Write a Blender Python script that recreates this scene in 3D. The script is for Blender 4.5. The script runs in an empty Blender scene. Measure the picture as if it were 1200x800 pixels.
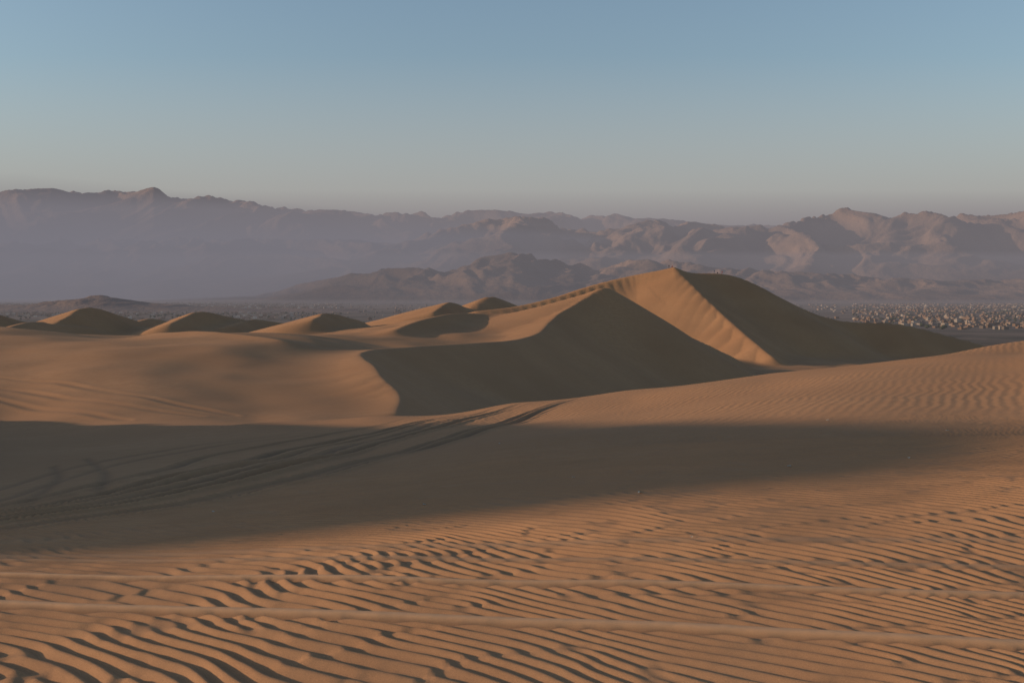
import bpy, math, random
import numpy as np
from mathutils import Vector
random.seed(3); rng=np.random.RandomState(7)
F=1200.0; V0=345.0; PLAIN=-55.0
def P(u,v,d):
    return ((u-600)/F*d, d, -(v-V0)/F*d)
# ---------- noise ----------
def mkperm(seed):
    r=np.random.RandomState(seed); p=r.permutation(512); return np.concatenate([p,p])
_g=np.linspace(0,2*np.pi,64,endpoint=False); GX=np.cos(_g); GY=np.sin(_g)
_perms={}
def perlin(x,y,seed=0):
    if seed not in _perms: _perms[seed]=mkperm(seed)
    p=_perms[seed]
    xi=np.floor(x).astype(np.int64); yi=np.floor(y).astype(np.int64)
    xf=x-xi; yf=y-yi
    u=xf*xf*xf*(xf*(xf*6-15)+10); v=yf*yf*yf*(yf*(yf*6-15)+10)
    def g(ix,iy,fx,fy):
        h=p[(p[ix&511]+iy)&511]&63
        return GX[h]*fx+GY[h]*fy
    a=g(xi,yi,xf,yf); b=g(xi+1,yi,xf-1,yf); c=g(xi,yi+1,xf,yf-1); d=g(xi+1,yi+1,xf-1,yf-1)
    return ((a+(b-a)*u)+((c+(d-c)*u)-(a+(b-a)*u))*v)*1.5
def fbm(x,y,o=4,seed=0,gain=.5):
    s=0;a=1
    for i in range(o):
        s=s+a*perlin(x*2**i+i*17.3,y*2**i-i*9.1,seed+i); a*=gain
    return s
def ridged(x,y,o=6,seed=0,gain=.45):
    s=0;a=1;n=0;w=1
    for i in range(o):
        r=1-np.sqrt(perlin(x*2.03**i+i*7.7,y*2.03**i+i*3.1,seed+i)**2+.003)
        s=s+a*r*w; n+=a; w=np.clip(r*1.2,0,1); a*=gain
    return s/n
def sstep(a,b,x):
    t=np.clip((x-a)/(b-a),0,1); return t*t*(3-2*t)
def smax(a,b,k):
    h=np.clip(.5+.5*(a-b)/k,0,1); return b*(1-h)+a*h+k*h*(1-h)
# ---------- base terrain: thin plate spline through surveyed heights ----------
US=[-400,0,300,440,600,740,900,1200,1600]
T={1:[-3]*9,3:[-3]*9,5.5:[-3]*9,8.5:[-3]*9,
12:[-3.4,-3.15,-3.1,-3.05,-3.05,-3.0,-3,-3,-2.9],
20:[-5,-4.3,-4.0,-3.8,-3.55,-3.4,-3.3,-3.15,-2.8],
35:[-8,-6.6,-5.9,-5.6,-5,-4.6,-4.2,-3.4,-2.5],
60:[-10,-9.2,-8.3,-8.0,-7.2,-6.3,-5.1,-3.3,-2],
75:[-11,-10.5,-9.5,-8.9,-8.0,-7.1,-6.0,-3.4,-1.8],
92:[-10.5,-11.3,-11.2,-11.5,-12,-11.5,-10,-7,-4],
115:[-7.5,-9.8,-10.3,-12.5,-18,-18.5,-17,-14,-10],
150:[-4,-6.8,-7.7,-11,-22,-24,-24,-20,-15],
190:[-5,-6.5,-7.2,-9.5,-19,-26,-26,-24,-18],
240:[-12,-11,-10,-9.7,-14,-26,-27,-27,-20],
320:[-22,-20,-16,-11,-10,-24,-26,-29,-25],
400:[-28,-26,-18,-12.5,-10,-20,-26,-30,-28],
500:[-32,-30,-23,-18,-15,-22,-27,-33,-32],
650:[-40,-40,-38,-37,-37,-38,-40,-42,-42],
1000:[-49]*9,1500:[-55]*9}
cp=[];cz=[]
for d,zs in T.items():
    for u,z in zip(US,zs):
        cp.append((3*(u-600)/F,math.log(d))); cz.append(z)
cp=np.array(cp);cz=np.array(cz,float);n=len(cp)
def U(r2): return np.where(r2>1e-12,r2*np.log(np.maximum(r2,1e-12)),0)
K=U(((cp[:,None]-cp[None])**2).sum(2))+np.eye(n)*1e-3
A=np.zeros((n+3,n+3));A[:n,:n]=K;A[:n,n]=1;A[:n,n+1:]=cp;A[n,:n]=1;A[n+1:,:n]=cp.T
W=np.linalg.solve(A,np.concatenate([cz,[0,0,0]]))
def tps(a,L):
    o=np.full(a.shape,W[n])+W[n+1]*a+W[n+2]*L
    for i in range(n):
        o+=W[i]*U((a-cp[i,0])**2+(L-cp[i,1])**2)
    return o
# ---------- ridges ----------
def catmull(pts,m=5):
    pts=np.array(pts,float); out=[]
    q=np.vstack([2*pts[0]-pts[1],pts,2*pts[-1]-pts[-2]])
    for i in range(1,len(q)-2):
        for t in np.linspace(0,1,m,endpoint=False):
            out.append(.5*((2*q[i])+(-q[i-1]+q[i+1])*t+(2*q[i-1]-5*q[i]+4*q[i+1]-q[i+2])*t*t+(-q[i-1]+3*q[i]-3*q[i+1]+q[i+2])*t**3))
    out.append(pts[-1]); return np.array(out)
RIDGES=[]
def ridge(uvd,sl,sr,k,world=False,m=4,round_=None,reach=130,me=1.3,cap0=0.):
    pts=[p if world else P(*p) for p in uvd]
    if not isinstance(sl,(list,tuple)): sl=[sl]*len(pts)
    pts=[(*p,s_) for p,s_ in zip(pts,sl)]
    if round_ is None: round_=.5 if world else .0026*pts[len(pts)//2][1]
    RIDGES.append((catmull(pts,m),sr,k,round_,reach,me,cap0))
# nose + slip crest of the middle dune
ridge([(468,486,96),(462,462,108),(440,432,124),(422,413,148),(478,407,175),(555,402,205),(620,394,240),(658,368,285),(688,349,309),(708,337,320),(727,349,324),(765,374,333),(850,414,345)],
      [.17,.17,.17,.17,.17,.17,.18,.22,.30,.46,.6,.62,.62],.6,2.0,me=1.0)
# big dune
ridge([(790,317,500),(813,336,476),(848,370,440),(904,418,388)],.62,.44,1.5,me=.5)
ridge([(790,317,500),(765,319,501),(740,323,500),(700,333,490),(655,347,475),(610,358,462),(560,365,450)],[.58,.58,.57,.54,.48,.42,.36],.35,6,cap0=.15,me=.5)
ridge([(790,317,500),(816,320,506),(845,321,512),(872,328,514),(905,345,518),(940,362,522),(985,376,530),(1050,379,535),(1100,390,540),(1165,408,545)],.5,.6,3,cap0=.8)
def barchan(u,v,d,w,drop,k=2.0,sl=.25,sr=.6):
    ridge([(u-.40*w,v+drop,d*.91),(u-.22*w,v+.45*drop,d*.95),(u,v,d),(u+.34*w,v+.45*drop,d*1.05),(u+.72*w,v+drop,d*1.09)],sl,sr,k,m=3,reach=80)
barchan(-20,366,400,110,18,k=3); barchan(104,360,430,110,22,k=3,sl=.33); barchan(176,373,500,60,8); barchan(40,377,370,90,8,k=3)
barchan(238,365,450,90,14,k=3,sl=.33); barchan(300,374,470,70,8,k=3); barchan(384,367,420,50,8); barchan(527,354,560,50,12)
barchan(574,347,800,70,20,sl=.4,sr=.4)
ridge([(466,388,250),(500,373,275),(540,367,300),(590,371,312),(648,386,300)],.3,.5,2.5,reach=80)
ridge([(180,392,190),(235,392,178),(290,397,165),(330,403,156)],.3,.36,2.5,reach=60)
# tall dune out of frame to the left (throws the evening shadow over the hollow)
ridge([(-60,y,z) for y,z in [(6.5,.5),(9,3.0),(11,5.2),(13,6.9),(15.5,8.6),(19,9.4),(24,8.9),(31,7.5),(39,6.1),(48,4.4),(57,2.2),(72,-2),(90,-8)]],.5,.5,1.0,world=True,m=2,me=2.0)
def H(x,y):
    d=np.hypot(x,y); az=np.arctan2(x,y)
    azc=np.clip(az,-math.radians(45),math.radians(45))
    yy=np.maximum(d*np.cos(azc),.8)
    L=np.log(np.minimum(yy,1500)); z=tps(3*np.tan(azc),L)
    back=np.interp(np.log(np.maximum(d,1)),np.log([1,10,60,200,600,1500]),[-3,-3,-4,-14,-38,-55])
    wb=sstep(math.radians(75),math.radians(130),np.abs(az)); z=z*(1-wb)+back*wb
    wp=sstep(900,1400,d); z=z*(1-wp)+PLAIN*wp
    far=sstep(70,160,d)*(1-wp)
    m=d>60
    und=np.zeros_like(z); und[m]=fbm(x[m]/50,y[m]/60,3,11)*1.2
    z=z+und*far
    m=(d>15)&(d<1500)
    und=np.zeros_like(z); und[m]=fbm(x[m]/14+3,y[m]/14,2,31)*.2*sstep(15,40,d[m])
    z=z+und
    for pts,sr,k,rd,reach,me_,cap0 in RIDGES:
        lo=pts.min(0)-reach; hi=pts.max(0)+reach
        m=(x>lo[0])&(x<hi[0])&(y>lo[1])&(y<hi[1])&(d>9 if pts[0,0]==-60 else d>55)
        if not m.any(): continue
        xm=x[m]; ym=y[m]; best=np.full(xm.shape,-1e9)
        xw=xm+fbm(xm/30,ym/30,2,51)*me_; yw=ym+fbm(xm/30+9,ym/30,2,57)*me_
        ns=len(pts)-1
        md=np.full(xm.shape,1e9); W_=np.zeros_like(xm); SL=np.zeros_like(xm); store=[]
        for i in range(ns):
            a=pts[i]; b=pts[i+1]; ex=b[0]-a[0]; ey=b[1]-a[1]; l2=ex*ex+ey*ey; l=math.sqrt(l2)
            px=xw-a[0]; py=yw-a[1]
            tr_=(px*ex+py*ey)/l2; t=np.clip(tr_,0,1)
            qx=px-t*ex; qy=py-t*ey; dist=np.sqrt(qx*qx+qy*qy)
            cr=ex*qy-ey*qx
            w=np.sign(cr)
            ws=cr/(l*np.maximum(dist,1e-6))
            if i==0: w=np.where(tr_<0,ws,w)
            if i==ns-1: w=np.where(tr_>1,ws,w)
            c=dist<md-1e-9; W_=np.where(c,w,W_); md=np.where(c,dist,md); SL=np.where(c,a[3]+t*(b[3]-a[3]),SL)
            store.append((a[2]+t*(b[2]-a[2]),np.sqrt(dist*dist+rd*rd)-rd))
        s=sr+(SL-sr)*(W_+1)/2
        for zr,dd in store: np.maximum(best,zr-s*dd,out=best)
        if cap0:
            L0=math.hypot(pts[1,0]-pts[0,0],pts[1,1]-pts[0,1])
            best-=cap0*np.maximum(0,-((xw-pts[0,0])*(pts[1,0]-pts[0,0])+(yw-pts[0,1])*(pts[1,1]-pts[0,1]))/L0)
        # fade the landform out before the limit of its footprint
        ed=np.minimum(np.minimum(xm-lo[0],hi[0]-xm),np.minimum(ym-lo[1],hi[1]-ym))
        best-=30*(1-sstep(0,.35*reach,ed))
        z[m]=smax(best,z[m],k)
    return z
# ---------- ripple field ----------
N=2048; DX=.024; LAM=.19
fx=np.fft.fftfreq(N,DX)[None,:]; fy=np.fft.fftfreq(N,DX)[:,None]
k0=1/LAM; ang0=math.radians(44)
kr=np.hypot(fx,fy)+1e-9; ka=np.arctan2(fy,fx)
filt=np.exp(-((kr-k0)/(k0*.15))**2)*np.exp(-((ka-ang0)/math.radians(15))**2)
CF=np.fft.ifft2(np.fft.fft2(rng.randn(N,N))*filt); CF/=np.abs(CF).mean()
def ripple(x,y):
    wx=x+fbm(x/6,y/6,2,71)*.6+perlin(x/.9,y/.9,73)*.06; wy=y+fbm(x/6+5,y/6+2,2,77)*.6+perlin(x/.9+4,y/.9,75)*.06
    th=0.02*np.clip(x,-9,9)
    X=(wx*np.cos(th)-wy*np.sin(th))/DX; Y=(wx*np.sin(th)+wy*np.cos(th))/DX
    xi=np.floor(X).astype(np.int64); yi=np.floor(Y).astype(np.int64); a=X-xi; b=Y-yi
    x0=xi%N;x1=(xi+1)%N;y0=yi%N;y1=(yi+1)%N
    c=(CF[y0,x0]*(1-a)+CF[y0,x1]*a)*(1-b)+(CF[y1,x0]*(1-a)+CF[y1,x1]*a)*b
    ph=np.angle(c); am=np.clip(np.abs(c)*2.0,0,1)
    return np.sin(ph-.30*np.sin(ph))*am
def polydist(x,y,pts):
    best=np.full(x.shape,1e9)
    for (ax,ay),(bx,by) in zip(pts[:-1],pts[1:]):
        ex=bx-ax;ey=by-ay;l2=ex*ex+ey*ey
        t=np.clip(((x-ax)*ex+(y-ay)*ey)/l2,0,1)
        dd=np.hypot(x-ax-t*ex,y-ay-t*ey); cr=np.sign(ex*(y-ay)-ey*(x-ax))
        best=np.where(dd<np.abs(best),dd*cr,best)
    return best
# ---------- terrain mesh ----------
def ring(a,b,r):
    nn=int(math.log(b/a)/r); return list(a*np.exp(np.linspace(0,math.log(b/a),nn,endpoint=False)))
rs=list(np.linspace(.4,4.8,30,endpoint=False))+list(np.arange(6.2,10,.022))+ring(10,26,.0025)+ring(26,100,.0042)+ring(100,270,.005)+ring(270,560,.0035)+ring(560,700,.007)+ring(700,1600,.02)+ring(1600,90000,.12)+[90000]
rs=np.array(sorted(rs+[5.3,5.8]))
dense=np.linspace(-34,34,1100); rest=np.linspace(34,326,150)[1:-1]
azs=np.radians(np.concatenate([dense,rest])); nc=len(azs); nr=len(rs)
R,AZ=np.meshgrid(rs,azs,indexing='ij'); X=(R*np.sin(AZ)).ravel(); Y=(R*np.cos(AZ)).ravel()
Z=H(X,Y)
D=np.hypot(X,Y)
trk=np.zeros_like(Z); pale=np.zeros_like(Z)
m=(D<45); xm=X[m]; ym=Y[m]
amp=.0192*(1-sstep(26,38,D[m]))*np.clip(.98+.4*fbm(xm/5,ym/5,2,91),.65,1.2)
smooth=np.ones_like(xm); add=np.zeros_like(xm); tk=np.zeros_like(xm); pl=np.zeros_like(xm)
def tline(p,q,w,h,sup):
    global smooth,add,tk,pl
    (x0,y0),(x1,y1)=p,q
    sl=(y1-y0)/(x1-x0)
    yy=y0+(xm-x0)*sl+.05*perlin(xm/3.1,xm*0+h*90,5)+.012*perlin(xm/.4,xm*0,6)
    dd=(ym-yy)*math.cos(math.atan(sl))
    frontm=ym>0
    g=np.exp(-(dd/w)**4)*frontm; g2=np.exp(-((dd+1.5*w)/(.42*w))**2)*frontm
    add+=h*g - h*.9*g2
    smooth*=1-sup*np.exp(-(dd/(w*1.4))**6)*frontm
    tk=np.maximum(tk,g2*min(1,h*35)); pl=np.maximum(pl,g*min(1,h*30))  # near-edge shadow kept as dark tint, sunlit strip as pale tint
tline((-5.03,10.06),(4.39,8.80),.072,.036,1.)
tline((-4.2,11.15),(5.1,10.2),.062,.030,1.)
tline((-4.2,12.1),(5.1,11.3),.08,.012,.8)
tline((-6.2,12.5),(6.1,12.6),.12,.008,.6)
Z[m]+=ripple(xm,ym)*amp*smooth+add+fbm(xm*6,ym*6,2,15)*.0015
trk[m]=tk; pale[m]=pl
# buggy tracks curving through the hollow
base=[((u-600)/F*d,d) for u,d in [(-150,15.5),(0,18),(120,20.5),(210,25),(290,31),(370,40),(440,50),(520,60),(620,74)]]
bb=catmull([(a,b,0) for a,b in base],6)[:,:2]
m=(D>12)&(D<85)&(X>-20)&(X<12); xm=X[m]; ym=Y[m]; add=np.zeros_like(xm); tk=np.zeros_like(xm)
dd0=polydist(xm,ym,bb)
wob=perlin(ym/9,xm*0+.5,8)*.35
near=sstep(14,32,ym)
for i,off in enumerate([-4.4,-2.9,-1.5,-.9,0,.55,1.7,2.3,3.8,5.6]):
    dd=dd0-off*(.75+.25*math.sin(i*2.1))*np.clip(ym/30,.55,1.5)-wob*(1+.5*math.sin(i*3))
    w=(.15+.02*math.sin(i*5))+.09*near
    add+=(-.095*np.exp(-(dd/w)**2)+.06*np.exp(-((np.abs(dd)-1.8*w)/(w*.7))**2))*(.45+.55*near)
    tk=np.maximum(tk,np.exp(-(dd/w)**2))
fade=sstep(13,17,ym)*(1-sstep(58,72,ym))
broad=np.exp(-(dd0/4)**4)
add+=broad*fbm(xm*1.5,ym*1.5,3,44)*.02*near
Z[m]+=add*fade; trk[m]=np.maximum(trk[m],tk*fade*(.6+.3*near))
for (pp) in [[(85,19),(80,27),(95,40),(60,58)],[(-60,26),(120,44),(300,58),(470,66)]]:
    q_=catmull([((u-600)/F*d,d,0) for u,d in pp],6)[:,:2]
    dd=polydist(xm,ym,q_); dd=np.minimum(np.abs(dd-.8),np.abs(dd+.8)); g=np.exp(-(dd/.22)**2)*sstep(19,30,ym)*(1-sstep(52,66,ym))
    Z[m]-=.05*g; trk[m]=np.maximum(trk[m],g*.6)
# older tracks on the sunlit flank of the left dune
m=(D>80)&(D<160)&(X<-10)&(X>-75); xm=X[m]; ym=Y[m]; fl=.45+.55*sstep(-.3,.3,perlin(xm/9,ym/9,66))
for pp in [[(-40,122),(60,113),(160,103),(270,94)],[(-60,116),(30,108),(130,98),(230,92)],[(-80,112),(0,103),(90,94),(150,89)]]:
    q_=catmull([((u-600)/F*d,d,0) for u,d in pp],6)[:,:2]
    dd=np.abs(polydist(xm,ym,q_)+perlin(xm/12,ym/12,67)*.6); Z[m]+=(-.075*np.exp(-(dd/.45)**2)+.04*np.exp(-((dd-1.)/.45)**2))*fl
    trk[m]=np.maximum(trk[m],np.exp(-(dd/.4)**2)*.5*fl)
far=sstep(24,45,D)*(1-sstep(600,900,D))
plainm=sstep(850,1300,D)
V=np.column_stack([X,Y,Z]); V=np.vstack([V,[0,0,Z[:nc].mean()]])
i=np.arange(nr-1)[:,None]*nc; j=np.arange(nc)[None,:]; j2=(j+1)%nc
q=np.stack([i+j,i+nc+j,i+nc+j2,i+j2],-1).reshape(-1,4)[:, ::-1]
cvi=nr*nc
tri=np.stack([np.full(nc,cvi),(np.arange(nc)+1)%nc,np.arange(nc)],-1)
def make_mesh(name,verts,quads,tris=None,smooth=True):
    me=bpy.data.meshes.new(name)
    nt=0 if tris is None else len(tris)
    me.vertices.add(len(verts)); me.vertices.foreach_set('co',np.ascontiguousarray(verts,dtype=np.float32).ravel())
    loops=quads.ravel()
    if nt: loops=np.concatenate([loops,tris.ravel()])
    me.loops.add(len(loops)); me.loops.foreach_set('vertex_index',loops.astype(np.int32))
    starts=np.arange(len(quads))*4
    if nt: starts=np.concatenate([starts,len(quads)*4+np.arange(nt)*3])
    me.polygons.add(len(starts)); me.polygons.foreach_set('loop_start',starts.astype(np.int32))
    me.update(calc_edges=True)
    me.polygons.foreach_set('use_smooth',np.full(len(starts),smooth,dtype=bool))
    ob=bpy.data.objects.new(name,me); bpy.context.scene.collection.objects.link(ob); return ob
e=V[q[0]]; nrm=np.cross(e[1]-e[0],e[2]-e[0])
if nrm[2]<0: q=q[:,::-1]
e=V[tri[0]]; nrm=np.cross(e[1]-e[0],e[2]-e[0])
if nrm[2]<0: tri=tri[:,::-1]
sand=make_mesh('desert_sand_ground',V,q,tri)
for nm,arr in (('churn_shade',trk),('compact_lit',pale),('farsand',far),('plain',plainm)):
    at=sand.data.attributes.new(nm,'FLOAT','POINT'); at.data.foreach_set('value',np.append(arr,0).astype(np.float32))
# ---------- materials ----------
def nt(name):
    m=bpy.data.materials.new(name); m.use_nodes=True; t=m.node_tree; b=t.nodes['Principled BSDF']
    b.inputs['Specular IOR Level'].default_value=.1; b.inputs['Roughness'].default_value=.95
    return m,t,b
def nd(t,ty,**k):
    x=t.nodes.new(ty)
    for a,v in k.items(): setattr(x,a,v)
    return x
def mixc(t,fac,a,b,mode='MIX'):
    x=t.nodes.new('ShaderNodeMix'); x.data_type='RGBA'; x.blend_type=mode
    for s,vv in ((0,fac),(6,a),(7,b)):
        if isinstance(vv,bpy.types.NodeSocket): t.links.new(vv,x.inputs[s])
        else: x.inputs[s].default_value=vv
    return x.outputs[2]
def mth(t,op,a,b=0.0,c=None):
    x=t.nodes.new('ShaderNodeMath'); x.operation=op
    for s,vv in enumerate((a,b,c)):
        if vv is None: continue
        if isinstance(vv,bpy.types.NodeSocket): t.links.new(vv,x.inputs[s])
        else: x.inputs[s].default_value=vv
    return x.outputs[0]
m,t,b=nt('sand')
geo=nd(t,'ShaderNodeNewGeometry'); pos=geo.outputs['Position']
def noise(scale,det=4,rough=.5):
    x=nd(t,'ShaderNodeTexNoise'); x.inputs['Scale'].default_value=scale; x.inputs['Detail'].default_value=det; x.inputs['Roughness'].default_value=rough
    t.links.new(pos,x.inputs['Vector']); return x.outputs['Fac']
def ramp(t,s,lo,hi):
    x=nd(t,'ShaderNodeMapRange'); t.links.new(s,x.inputs[0]); x.inputs[1].default_value=lo; x.inputs[2].default_value=hi; return x.outputs[0]
col=mixc(t,ramp(t,noise(.05,5),.35,.65),(.40,.215,.112,1),(.335,.175,.091,1))
col=mixc(t,ramp(t,noise(1.1,4,.6),.35,.7),col,(.355,.186,.096,1))
g=mixc(t,ramp(t,noise(110,3,.7),.3,.7),(.80,.80,.80,1),(1.14,1.14,1.14,1)); col=mixc(t,1.0,col,g,'MULTIPLY')
at=nd(t,'ShaderNodeAttribute',attribute_name='churn_shade'); col=mixc(t,mth(t,'MULTIPLY',at.outputs['Fac'],.62),col,(.16,.10,.065,1))  # churned sand tone, plus shadow painted along the edge of straight tracks
at=nd(t,'ShaderNodeAttribute',attribute_name='compact_lit'); col=mixc(t,mth(t,'MULTIPLY',at.outputs['Fac'],.95),col,(.54,.31,.175,1))  # packed sand, its colour lightened to look sunlit
ap=nd(t,'ShaderNodeAttribute',attribute_name='plain')
pc=mixc(t,ramp(t,noise(.004,8,.65),.42,.58),(.22,.15,.11,1),(.11,.085,.06,1))
col=mixc(t,ap.outputs['Fac'],col,pc)
t.links.new(col,b.inputs['Base Color'])
af=nd(t,'ShaderNodeAttribute',attribute_name='farsand')
wv=nd(t,'ShaderNodeTexWave',wave_type='BANDS',bands_direction='X'); wv.inputs['Scale'].default_value=.8; wv.inputs['Distortion'].default_value=6; wv.inputs['Detail'].default_value=3; wv.inputs['Detail Scale'].default_value=.5
mp=nd(t,'ShaderNodeMapping'); mp.inputs['Rotation'].default_value=(0,0,.45); t.links.new(pos,mp.inputs['Vector']); t.links.new(mp.outputs[0],wv.inputs['Vector'])
hh=mth(t,'MULTIPLY',mth(t,'MULTIPLY',wv.outputs['Fac'],af.outputs['Fac']),mth(t,'MULTIPLY',ramp(t,noise(.03,3),.38,.62),.022))
b1=nd(t,'ShaderNodeBump'); b1.inputs['Strength'].default_value=.8; b1.inputs['Distance'].default_value=1; t.links.new(hh,b1.inputs['Height'])
b2=nd(t,'ShaderNodeBump'); b2.inputs['Strength'].default_value=.5; b2.inputs['Distance'].default_value=.006; t.links.new(noise(60,4,.7),b2.inputs['Height']); t.links.new(b1.outputs[0],b2.inputs['Normal'])
t.links.new(b2.outputs[0],b.inputs['Normal'])
sand.data.materials.append(m)
# ---------- mountains ----------
mm,t,b=nt('mountain_rock'); geo=nd(t,'ShaderNodeNewGeometry'); pos=geo.outputs['Position']
col=mixc(t,ramp(t,noise(.0012,8,.6),.4,.6),(.29,.19,.145,1),(.19,.13,.105,1)); t.links.new(col,b.inputs['Base Color'])
bm_=nd(t,'ShaderNodeBump'); bm_.inputs['Distance'].default_value=50; bm_.inputs['Strength'].default_value=.6; t.links.new(noise(.005,8,.65),bm_.inputs['Height']); t.links.new(bm_.outputs[0],b.inputs['Normal'])
def range_(name,d0,dep,sil,feat,seed,rough,u0=-700,u1=1900,nc=1300,nr=230,win=121,ex=.5):
    us=np.linspace(u0,u1,nc); ts=np.linspace(0,1,nr)
    TT,UU=np.meshgrid(ts,us,indexing='ij')
    yy=d0+dep*(TT-.5); xx=(UU-600)/F*yy
    env=np.where(TT<.55,sstep(-.12,.6,TT)**.9*1.0,1-.8*sstep(.55,1,TT))
    env=np.where(TT<.06,env*TT/.06,env)
    wx=xx+fbm(xx/feat/1.5,yy/feat/1.5,3,seed+40)*feat*.3; wy=yy+fbm(xx/feat/1.5+4,yy/feat/1.5,3,seed+45)*feat*.3
    r=ridged(wx/feat,wy/feat,7,seed)
    r=np.clip((r-r.min())/(r.max()-r.min()),0,1)
    sh=env*((1-rough)+rough*r)
    top0=(sh/(yy/d0)).max(0)
    def sm(a,w_):
        kk=np.hanning(w_); kk/=kk.sum(); return np.convolve(np.pad(a,w_//2,'edge'),kk,'valid')
    top=sm(top0,win)**(1-ex)*sm(top0,15)**ex
    sv=np.interp(us,[s[0] for s in sil],[s[1] for s in sil])
    crest=(V0-sv)/F*d0-PLAIN
    z=PLAIN-4+sh/top*crest
    vv=np.column_stack([xx.ravel(),yy.ravel(),z.ravel()])
    i=np.arange(nr-1)[:,None]*nc; j=np.arange(nc-1)[None,:]
    qq=np.stack([i+j,i+j+1,i+nc+j+1,i+nc+j],-1).reshape(-1,4)
    ob=make_mesh(name,vv,qq); ob.data.materials.append(mm); return ob
range_('mountain_range',17500,7000,[(-700,228),(-200,225),(0,223),(60,220),(110,227),(160,225),(180,220),(205,228),(250,232),(300,239),(400,247),(450,252),(500,250),(560,247),(640,250),(740,254),(850,262),(950,268),(1050,262),(1200,256),(1900,250)],2300,130,.42,ex=.5)
range_('mountain_range',11500,5500,[(-700,285),(0,285),(200,280),(380,280),(470,284),(520,268),(560,260),(605,252),(650,263),(700,268),(760,262),(820,260),(900,268),(935,256),(985,246),(1040,252),(1100,248),(1150,254),(1200,248),(1900,250)],1400,210,.6,win=61,ex=.5)
range_('desert_hills',7600,2200,[(-700,352),(150,352),(300,346),(380,326),(450,314),(520,316),(560,304),(600,295),(640,303),(700,314),(760,301),(830,312),(900,316),(1000,322),(1100,328),(1250,326),(1900,326)],700,300,.75,win=61,ex=.35)
range_('desert_hills',3300,500,[(-700,358),(-100,357),(30,356),(80,349),(120,345),(170,353),(230,357),(300,360),(1900,362)],260,400,.6,u0=-300,u1=420,nc=400,nr=80,win=61)
# ---------- haze ----------
def haze(name,pts,z0,z1,sig,colr):
    n_=len(pts); v=[(x,y,z0) for x,y in pts]+[(x,y,z1) for x,y in pts]
    f=[list(range(n_))[::-1],list(range(n_,2*n_))]+[[i,(i+1)%n_,n_+(i+1)%n_,n_+i] for i in range(n_)]
    me=bpy.data.meshes.new(name); me.from_pydata(v,[],f); ob=bpy.data.objects.new(name,me); bpy.context.scene.collection.objects.link(ob)
    ma=bpy.data.materials.new(name); ma.use_nodes=True; t=ma.node_tree; t.nodes.clear()
    o=t.nodes.new('ShaderNodeOutputMaterial'); ab=t.nodes.new('ShaderNodeVolumeAbsorption'); ab.inputs[0].default_value=(0,0,0,1); ab.inputs[1].default_value=sig
    em=t.nodes.new('ShaderNodeEmission'); em.inputs[0].default_value=(*colr,1); em.inputs[1].default_value=sig  # volume emits its own glow in place of sunlight scattered by haze
    ad=t.nodes.new('ShaderNodeAddShader'); t.links.new(ab.outputs[0],ad.inputs[0]); t.links.new(em.outputs[0],ad.inputs[1]); t.links.new(ad.outputs[0],o.inputs['Volume'])
    me.materials.append(ma); return ob
haze('haze_layer',[(-70000,700),(70000,700),(70000,22500),(-70000,22500)],-70,800,9.5e-5,(.215,.195,.212))
haze('haze_layer',[(-69000,8800),(69000,8800),(69000,22000),(-69000,22000)],-72,380,2.2e-4,(.22,.203,.23))
haze('haze_layer',[(-68000,13800),(68000,13800),(68000,22300),(-68000,22300)],-76,1400,1.7e-4,(.27,.25,.275))
haze('haze_layer',[(-60000,5200),(-2500,5200),(6000,19000),(6000,21500),(-60000,21500)],-74,620,2.8e-4,(.165,.172,.218))
haze('haze_layer',[(-67000,1000),(67000,1000),(67000,8000),(-67000,8000)],-78,-30,1.6e-4,(.17,.145,.145))
haze('haze_layer',[(-150000,24000),(150000,24000),(150000,89000),(-150000,89000)],-30,5600,2.9e-5,(.58,.525,.50))
# ---------- town ----------
def boxes(name,lst,mat):
    vs=[];qs=[];cs=[]
    c=np.array([[-1,-1,0],[1,-1,0],[1,1,0],[-1,1,0],[-1,-1,1],[1,-1,1],[1,1,1],[-1,1,1]],float)
    fq=np.array([[0,1,5,4],[1,2,6,5],[2,3,7,6],[3,0,4,7],[4,5,6,7]])
    for k,(x,y,z,a,b_,h,r,cc) in enumerate(lst):
        p=c*[a,b_,h]; p=np.column_stack([p[:,0]*math.cos(r)-p[:,1]*math.sin(r),p[:,0]*math.sin(r)+p[:,1]*math.cos(r),p[:,2]])+[x,y,z]
        vs.append(p); qs.append(fq+8*k); cs+= [cc]*8
    ob=make_mesh(name,np.vstack(vs),np.vstack(qs),smooth=False)
    at=ob.data.attributes.new('tint','FLOAT_COLOR','POINT'); at.data.foreach_set('color',np.array([(*c_,1) for c_ in cs],dtype=np.float32).ravel())
    ob.data.materials.append(mat)
mt,t,b=nt('town_walls'); at=nd(t,'ShaderNodeAttribute',attribute_name='tint'); t.links.new(at.outputs['Color'],b.inputs['Base Color'])
L=[];pal=[(.36,.26,.20),(.28,.175,.12),(.25,.16,.11),(.48,.40,.34),(.22,.145,.10),(.32,.21,.15),(.24,.19,.165)]
tr=[]
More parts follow.
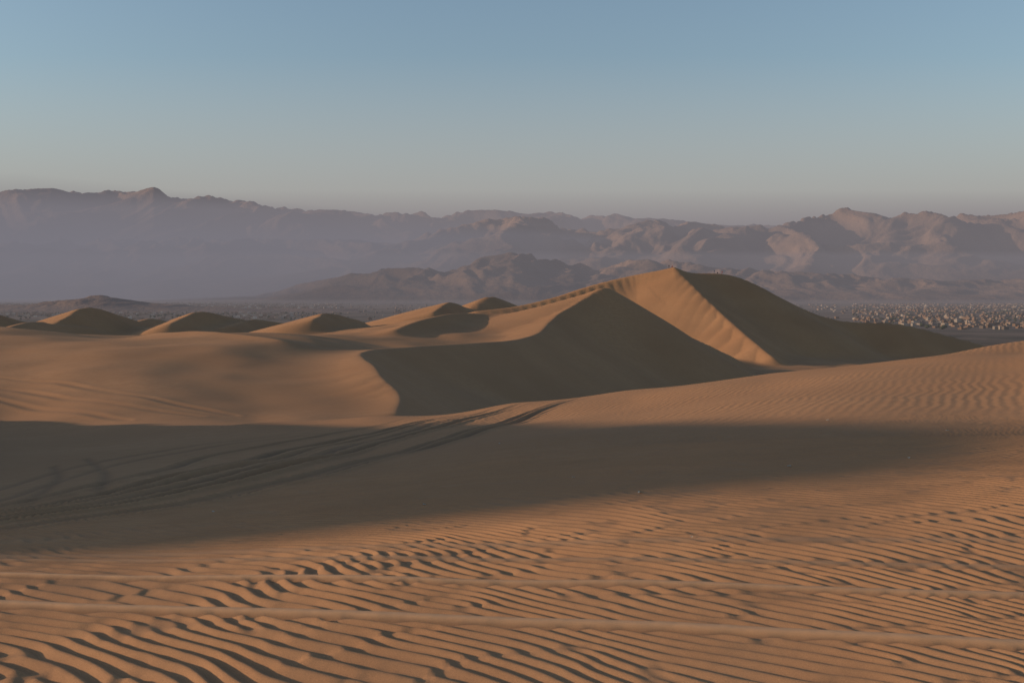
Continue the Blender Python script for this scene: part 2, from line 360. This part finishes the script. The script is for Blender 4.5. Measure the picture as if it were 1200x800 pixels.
for _ in range(17000):
    d=random.uniform(1600,6000); u=random.uniform(-150,1350)
    left=u<420
    if left and d<2200: d+=1500
    x=(u-600)/F*d; dn=float(perlin(np.array([x/240.]),np.array([d/320.]),700)[0])
    if 400<u<1000 and random.random()<.85: continue
    if abs(d-3300)<260 and left: continue
    if dn<random.uniform(-.35,.25): 
        if random.random()<.35: tr.append((x,d))
        continue
    r=random.choice([.2,.22,.25])+random.choice([0,1.5708]); sc_=1.0+.6*(d>3500)
    a=random.uniform(2,4.8)*sc_; b_=random.uniform(2.4,5.2)*sc_; h=random.choice([2.6,2.8,3,4.8,5.4])*random.uniform(.85,1.05)*(1.7 if (left and d>3500) else 1)
    br=random.uniform(.55,.95)*(1.6 if left else 1); cc=tuple(min(.7,q_*br) for q_ in random.choice(pal))
    L.append((x,d,PLAIN-.3,a,b_,h+.3,r,cc))
    if random.random()<.3: L.append((x+random.uniform(-1,1),d,PLAIN+h-.1,a*.4,b_*.4,2.0,r,cc))
boxes('town',L,mt)
mf,t,b=nt('tree_foliage'); b.inputs['Base Color'].default_value=(.05,.06,.035,1)
vs=[];fs=[]
for k,(x,y) in enumerate(tr[:3500]):
    h=random.uniform(2.5,6); w=h*random.uniform(.5,1)
    o=len(vs)
    vs+=[(x+w*math.cos(a)*random.uniform(.6,1.2),y+w*math.sin(a)*random.uniform(.6,1.2),PLAIN+h*.3) for a in (0,1.26,2.5,3.8,5)]
    vs+=[(x+.7*w*math.cos(a+.6),y+.7*w*math.sin(a+.6),PLAIN+h*random.uniform(.65,.95)) for a in (0,1.26,2.5,3.8,5)]
    vs+=[(x+random.uniform(-.3,.3)*w,y,PLAIN+h*1.05),(x,y,PLAIN-.2)]
    for i in range(5):
        j=(i+1)%5; fs+=[(o+i,o+j,o+5+i),(o+j,o+5+j,o+5+i),(o+5+i,o+5+j,o+10),(o+j,o+i,o+11)]
me=bpy.data.meshes.new('distant_trees'); me.from_pydata(vs,[],fs); ob=bpy.data.objects.new('distant_trees',me); bpy.context.scene.collection.objects.link(ob); me.materials.append(mf)
# ---------- litter ----------
def gz(x,y): return float(H(np.array([float(x)]),np.array([float(y)]))[0])
mw,t,b=nt('pale_litter'); b.inputs['Base Color'].default_value=(.48,.44,.39,1)
vs=[];fs=[]
for (u,v,s) in [(750,578,.035),(925,547,.035),(1065,537,.025),(497,592,.025),(672,560,.025),(287,570,.03),(970,493,.05),(810,630,.018),(1110,505,.04),(250,600,.025),(640,486,.06),(585,520,.03),(868,652,.014)]:
    d=14.
    for _ in range(40):
        x=(u-600)/F*d; z=gz(x,d); d=d*.6+.4*(-z*F/(v-V0))
    x=(u-600)/F*d; z=gz(x,d); o=len(vs)
    for i in range(4):
        for j in range(4):
            vs.append((x+s*(i-1.5)*.6+random.uniform(-.2,.2)*s,d+s*(j-1.5)*.4+random.uniform(-.2,.2)*s,z+random.uniform(0,.9)*s+.01))
    for i in range(3):
        for j in range(3): a=o+i*4+j; fs.append((a,a+1,a+5,a+4))
me=bpy.data.meshes.new('litter'); me.from_pydata(vs,[],fs); ob=bpy.data.objects.new('litter',me); bpy.context.scene.collection.objects.link(ob); me.materials.append(mw)
# ---------- people ----------
def cloth(name,c):
    m_,t_,b_=nt(name); b_.inputs['Base Color'].default_value=(*c,1); return m_
clo=[cloth('dark_clothing',(.04,.045,.06)),cloth('red_clothing',(.22,.05,.04)),cloth('blue_clothing',(.06,.09,.16))]
def person(x,y,rot,lean,sit,ma):
    J=[(0,0,.95,.15),(0,lean*.25,1.22,.16),(0,lean*.4,1.42,.15),(0,lean*.45,1.52,.06),(0,lean*.5,1.66,.11),(0,lean*.5,1.76,.07),
       (-.2,lean*.4,1.40,.07),(-.27,lean*.3+.03,1.12,.05),(-.24,lean*.5+.12,.9,.04),
       (.2,lean*.4,1.40,.07),(.28,lean*.3,1.12,.05),(.26,lean*.4+.08,.88,.04),
       (-.1,0,.88,.1),(-.13,.08,.5,.07),(-.14,-.04,.06,.05),(-.14,.12,.03,.04),
       (.1,0,.88,.1),(.14,-.06,.5,.07),(.16,-.18,.06,.05),(.16,-.03,.03,.04)]
    if sit:
        J=[(a,b2,c-.78 if i<12 else c,r) for i,(a,b2,c,r) in enumerate(J)]
        for i,(a,b2,c) in {12:(-.1,.05,.13),13:(-.14,.42,.42),14:(-.15,.7,.06),15:(-.15,.85,.04),16:(.1,.05,.13),17:(.14,.42,.4),18:(.15,.72,.06),19:(.15,.87,.04)}.items(): J[i]=(a,b2,c,J[i][3])
    E=[(0,1),(1,2),(2,3),(3,4),(4,5),(2,6),(6,7),(7,8),(2,9),(9,10),(10,11),(0,12),(12,13),(13,14),(14,15),(0,16),(16,17),(17,18),(18,19)]
    me=bpy.data.meshes.new('person'); me.from_pydata([j[:3] for j in J],E,[]); ob=bpy.data.objects.new('person',me); bpy.context.scene.collection.objects.link(ob)
    bpy.context.view_layer.objects.active=ob
    md=ob.modifiers.new('s','SKIN'); 
    for i,j in enumerate(J): me.skin_vertices[0].data[i].radius=(j[3],j[3]*.8)
    me.skin_vertices[0].data[0].use_root=True
    ob.modifiers.new('b','SUBSURF').levels=1; me.materials.append(ma)
    ob.location=(x,y,gz(x,y)-.03); ob.rotation_euler=(0,0,rot)
for k,(u,d,sit,le) in enumerate([(784,500.5,0,.2),(788,500,1,0),(837,510,0,0),(841,511,1,.2),(846,511,0,.4)]):
    person((u-600)/F*d,d,random.uniform(0,6.28),le,sit,clo[k%3])
# ---------- light, world ----------
travel=Vector([1,.05,-math.tan(math.radians(10))])
sl=bpy.data.lights.new('sun','SUN'); sl.energy=5; sl.angle=math.radians(1.0); sl.color=(1,.73,.47)
so=bpy.data.objects.new('sun',sl); bpy.context.scene.collection.objects.link(so)
so.rotation_euler=travel.to_track_quat('-Z','Y').to_euler()
w=bpy.data.worlds.new('World'); bpy.context.scene.world=w; w.use_nodes=True; t=w.node_tree; bg=t.nodes['Background']
sk=t.nodes.new('ShaderNodeTexSky'); sk.sky_type='NISHITA'; sk.sun_disc=False; sk.sun_elevation=math.radians(10); sk.sun_rotation=math.atan2(-1,-.05); sk.air_density=1.1; sk.dust_density=.7; sk.ozone_density=1.4
t.links.new(mixc(t,1.0,sk.outputs[0],(1.02,1.1,1.18,1),'MULTIPLY'),bg.inputs[0]); bg.inputs[1].default_value=.15
# ---------- camera ----------
cam=bpy.data.cameras.new('camera'); co=bpy.data.objects.new('camera',cam); bpy.context.scene.collection.objects.link(co)
cam.lens=36; cam.sensor_width=36; cam.clip_start=.1; cam.clip_end=200000
co.location=(0,0,0); co.rotation_euler=(math.radians(90),0,0); cam.shift_y=-55/1200
bpy.context.scene.camera=co
sc=bpy.context.scene; sc.view_settings.view_transform='Standard'; sc.view_settings.look='None'; sc.view_settings.exposure=0
print('sand',len(V),Z.min(),Z.max())
